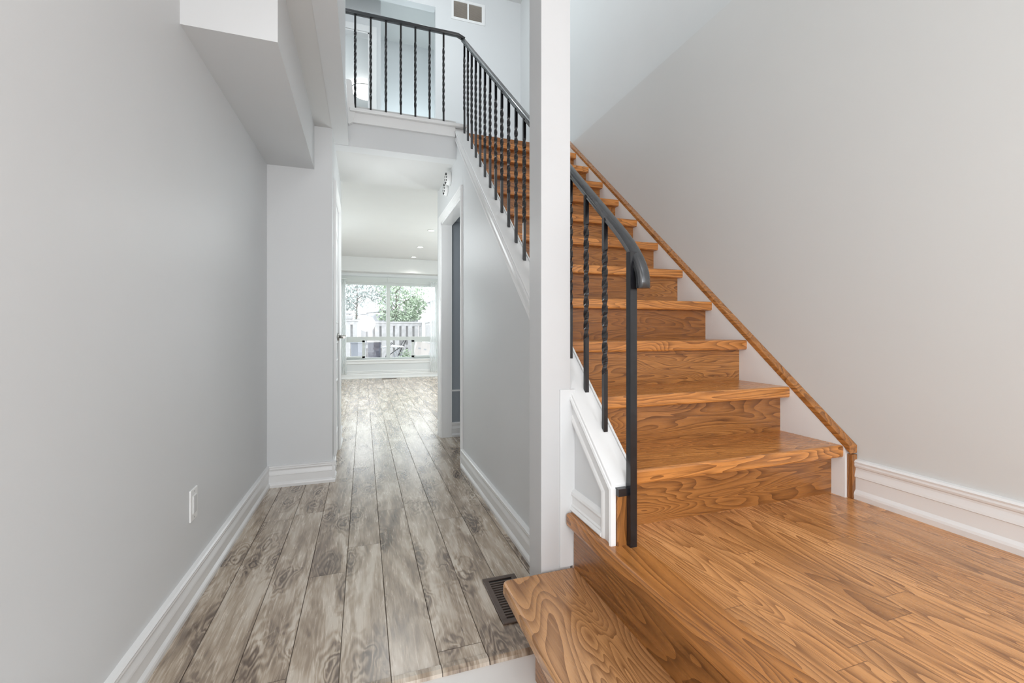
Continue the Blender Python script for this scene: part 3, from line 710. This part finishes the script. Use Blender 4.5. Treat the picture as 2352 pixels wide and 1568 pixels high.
MB().lathe((0.02, 7.75, ZC - 0.068), [(0.21, 0.0)] + [(0.21 * math.cos(a), -0.11 * math.sin(a)) for a in (0.3, 0.6, 0.9, 1.2, 1.5)] + [(0.001, -0.11)]).build('dome', GLOW, LP)

# ------------------------------------------------------------------ back yard
GZ = -0.35
struct(MB().box(-9, 12, YF + 0.12, 32, GZ - 0.1, GZ).build('ground', CONCRETE))
def fence(A, B, top, label, n, panel_name='picket_panel', skip=()):
    A = Vector(A); B = Vector(B); d = (B - A); ln = d.length; t = d.normalized(); nrm = Vector((-t.y, t.x, 0))
    r = thing('wood_fence', ((A.x + B.x) / 2, (A.y + B.y) / 2, GZ), label, 'fence')
    def bar(mb, s0, s1, o0, o1, z0, z1):
        ps = [A + t * s + nrm * o for s, o in ((s0, o0), (s1, o0), (s1, o1), (s0, o1))]
        mb.prism([(p.x, p.y) for p in ps], 'Z', z0, z1)
    mb = MB(); pitch = ln / n
    for i in range(n):
        bar(mb, i * pitch, i * pitch + pitch * 0.66, 0, 0.02, GZ + 0.05, top - 0.10)
        if i < n - 1: bar(mb, i * pitch + pitch * 0.55, i * pitch + pitch * 1.1, 0.09, 0.11, GZ + 0.05, top - 0.16)
    mb.build(panel_name, FENCEM, r)
    mb = MB(); bar(mb, 0, ln, -0.005, 0.055, top - 0.14, top - 0.05); bar(mb, 0, ln, 0.02, 0.06, 0.42, 0.52); bar(mb, 0, ln, 0.02, 0.06, GZ + 0.1, GZ + 0.2)
    mb.build('rail', FENCEM, r)
    mb = MB(); bar(mb, -0.03, ln + 0.03, -0.03, 0.09, top - 0.05, top); mb.build('top_cap', FENCEM, r)
    for s in (0, ln / 2, ln):
        mb = MB(); bar(mb, s - 0.05, s + 0.05, 0.02, 0.12, GZ, top + 0.0); mb.build('post', FENCEM, r)
    return r
fence((-0.07, 15.2, 0), (1.86, 15.2, 0), 1.30, 'pale board fence across the back of the yard, middle stretch', 9)
fence((-2.6, 15.0, 0), (-0.12, 15.0, 0), 1.36, 'taller pale fence stretch at the left of the window view', 12)
fence((1.97, 15.0, 0), (1.80, 11.3, 0), 1.30, 'pale side fence running back toward the house at the right', 26)
# neighbour shed and white building
SH = thing('garden_shed', (1.0, 17.2, GZ), 'grey board shed behind the middle stretch of fence', 'shed')
MB().box(-0.1, 2.0, 17.2, 18.2, GZ, 1.62).build('wall', SHED, SH)
MB().prism([(-0.2, 1.62), (0.95, 1.75), (2.1, 1.62), (2.1, 1.66), (0.95, 1.80), (-0.2, 1.66)], 'Y', 17.1, 18.3).build('roof', SHED, SH)
WB = thing('white_outbuilding', (2.6, 16.5, GZ), 'bright white outbuilding beyond the right side fence', 'building')
MB().box(2.35, 3.6, 15.6, 17.2, GZ, 2.05).build('wall', TRIM, WB)
MB().prism([(2.28, 2.05), (3.0, 2.4), (3.7, 2.05)], 'Y', 15.5, 17.3).build('roof', SHED, WB)
for (px, lab) in ((-0.45, 'white rounded planter on the fence top, left of the two'), (-0.02, 'white rounded planter on the fence top, right of the two')):
    z0 = 1.362
    P = thing('planter', (px, 15.05, z0), lab, 'planter', None)
    MB().box(px - 0.13, px + 0.13, 14.95, 15.19, z0, z0 + 0.14).build('pot', FENCEM, P, bevel=0.03)
    MB().box(px - 0.11, px + 0.11, 14.97, 15.17, z0 + 0.155, z0 + 0.26).build('lid', FENCEM, P, bevel=0.04)
# trees
def tree(x, y, zb, h, crown, n, mat, label, size=0.10, trunk=0.05):
    r = thing('tree', (x, y, GZ), label, 'tree', None)
    rnd = random.Random(int(x * 100 + y * 10))
    tr = MB().tube([(x, y, GZ), (x + 0.03, y, 0.8), (x + 0.12, y, zb), (x + 0.1, y, h * 0.8)], [trunk, trunk * 0.85, trunk * 0.7, trunk * 0.25], 8)
    for i in range(9):
        a = rnd.uniform(0, 2 * PI); z0 = rnd.uniform(1.2, h * 0.65); s = rnd.uniform(0.4, 1.0)
        tr.tube([(x + 0.08, y, z0), (x + 0.08 + math.cos(a) * s * 0.5, y + math.sin(a) * s * 0.5, z0 + 0.28), (x + 0.08 + math.cos(a) * s, y + math.sin(a) * s, z0 + 0.75)], [trunk * 0.4, trunk * 0.25, trunk * 0.1], 6)
    tr.build('trunk', BARK, r)
    mb = MB()
    for i in range(n):
        cx, cy, cz, rx, ry, rz = crown[rnd.randrange(len(crown))]
        while True:
            u = Vector((rnd.uniform(-1, 1), rnd.uniform(-1, 1), rnd.uniform(-1, 1)))
            if u.length < 1: break
        p = Vector((cx + u.x * rx, cy + u.y * ry, cz + u.z * rz))
        a = Vector((rnd.gauss(0, 1), rnd.gauss(0, 1), rnd.gauss(0, 1))).normalized(); b = a.orthogonal().normalized()
        s = size * rnd.uniform(0.5, 1.2)
        mb.add([p - a * s * 0.5, p + b * s * 0.28, p + a * s * 0.5, p - b * s * 0.28], [(0, 1, 2, 3)])
    mb.build('foliage', mat, r)
tree(1.0, 16.2, 2.0, 3.6, [(1.3, 16.2, 1.9, 0.9, 0.5, 0.5), (1.6, 16.2, 2.6, 1.0, 0.6, 0.7), (0.9, 16.3, 2.9, 0.6, 0.5, 0.8), (1.8, 16.4, 1.9, 0.45, 0.4, 0.4), (1.2, 16.1, 1.5, 0.8, 0.3, 0.25)], 3000, LEAF, 'leafy green tree behind the fence in the right window pane', 0.12)
tree(-1.7, 19.0, 2.0, 4.4, [(-1.2, 19, 3.2, 1.5, 0.8, 0.4), (0.1, 19, 3.3, 1.2, 0.7, 0.28), (-1.7, 19, 2.3, 0.7, 0.6, 0.9)], 2200, LEAF, 'green tree behind the fence in the left window pane', 0.14)
tree(-0.4, 22.0, 2.4, 4.6, [(-1.3, 22, 2.9, 1.6, 0.8, 1.1), (0.3, 22, 2.4, 1.5, 0.8, 1.0), (1.6, 22, 3.0, 1.6, 0.8, 1.0)], 5000, LEAF2, 'pale hazy tree farthest back between the two nearer trees', 0.15)
# objects on the patio, seen through the lower panes
B1 = thing('storage_bin', (-0.13, 11.2, GZ), 'grey plastic storage bin just outside the lower left pane', 'bin')
MB().prism([(-0.25, GZ), (0.0, GZ), (0.05, 0.70), (-0.28, 0.70)], 'Y', 11.0, 11.3).build('body', GREYBIN, B1, bevel=0.01)
MB().box(-0.30, 0.07, 10.98, 11.32, 0.70, 0.735).build('lid', GREYBIN, B1, bevel=0.008)
B2 = thing('storage_bin', (0.24, 11.0, GZ), 'dark slate-coloured bin beside the grey one, outside the window', 'bin')
MB().prism([(0.12, GZ), (0.36, GZ), (0.39, 0.72), (0.10, 0.74)], 'Y', 10.85, 11.15).build('body', DARKBIN, B2, bevel=0.01)
MB().box(0.08, 0.41, 10.83, 11.17, 0.725, 0.755).build('lid', FENCEM, B2, bevel=0.008)
PC = thing('patio_chair', (0.62, 11.4, GZ), 'dark metal patio chair outside behind the centre mullion', 'chair')
for yy in (11.2, 11.6):
    MB().tube([(0.45, yy, GZ), (0.50, yy, 0.20), (0.62, yy, 0.62), (0.68, yy, 0.70)], 0.014).build('leg', IRON, PC)
    MB().tube([(0.86, yy, GZ), (0.80, yy, 0.15), (0.60, yy, 0.30)], 0.014).build('leg', IRON, PC)
    MB().tube([(0.45, yy, 0.58), (0.62, yy, 0.62), (0.95, yy, 0.60)], 0.016).build('armrest', PLASTIC, PC)
MB().box(0.50, 0.85, 11.22, 11.58, 0.22, 0.25).build('seat', SHED, PC)
FC = thing('folding_chair', (0.95, 11.8, GZ), 'folded slatted chair leaning against the fence outside the window', 'chair')
mb = MB()
for i in range(5):
    mb.tube([(0.62 + i * 0.05, 11.8, GZ + 0.1), (0.78 + i * 0.045, 11.85, 0.45 + 0.0 * i), (1.03 + i * 0.02, 11.95, 0.82)], 0.014)
mb.build('slats', SHED, FC)
MB().tube([(0.60, 11.8, 0.35), (0.88, 11.8, 0.55), (1.08, 11.95, 0.86)], 0.012).tube([(0.86, 11.8, 0.35), (1.12, 11.95, 0.86)], 0.012).build('frame', IRON, FC)
FP = thing('potted_plant', (1.03, 11.5, GZ), 'small green bushy plant under the folded chair outside', 'plant')
MB().cyl((1.03, 11.5, GZ), 0.10, 0.45, n=16, r2=0.14).build('pot', SHED, FP)
mb = MB(); rnd = random.Random(3)
for i in range(260):
    p = Vector((1.03 + rnd.gauss(0, 0.07), 11.5 + rnd.gauss(0, 0.07), 0.26 + abs(rnd.gauss(0, 0.10)))); a = Vector((rnd.gauss(0, 1), rnd.gauss(0, 1), rnd.gauss(0, 1))).normalized(); b = a.orthogonal()
    mb.add([p - a * 0.03, p + b * 0.015, p + a * 0.03, p - b * 0.015], [(0, 1, 2, 3)])
mb.build('foliage', LEAF, FP)
BX = thing('cardboard_box', (1.35, 10.9, GZ), 'tilted pale cardboard box with hand holes outside the lower right pane', 'box')
def rotbox(cx, cy, cz, w, d, h, a):
    vs = []
    for sx_ in (-1, 1):
        for sy in (-1, 1):
            for sz in (-1, 1):
                u, v = sx_ * w / 2, sz * h / 2
                vs.append((cx + u * math.cos(a) - v * math.sin(a), cy + sy * d / 2, cz + u * math.sin(a) + v * math.cos(a)))
    return vs, [(0, 1, 3, 2), (4, 6, 7, 5), (0, 4, 5, 1), (2, 3, 7, 6), (0, 2, 6, 4), (1, 5, 7, 3)]
v, f = rotbox(1.36, 10.95, 0.55, 0.34, 0.3, 0.34, -0.22); MB().add(v, f).build('carton', CARD, BX)
for u in (-0.07, 0.07):
    v, f = rotbox(1.355 + u * math.cos(-0.22), 10.797, 0.56 + u * math.sin(-0.22), 0.055, 0.006, 0.035, -0.22); MB().add(v, f).build('hand_hole', SHED, BX)
v, f = rotbox(1.43, 10.95, 0.74, 0.42, 0.32, 0.02, -0.22); MB().add(v, f).build('flap', PLASTIC, BX)
MB().box(1.1, 1.65, 10.75, 11.15, GZ, 0.34).build('crate', FENCEM, tag(thing('wooden_crate', (1.4, 10.95, GZ), 'pale crate that carries the cardboard box outside', 'crate'), 'pale crate that carries the cardboard box outside', 'crate'))
for o in bpy.data.objects:
    if '_org' in o: del o['_org']
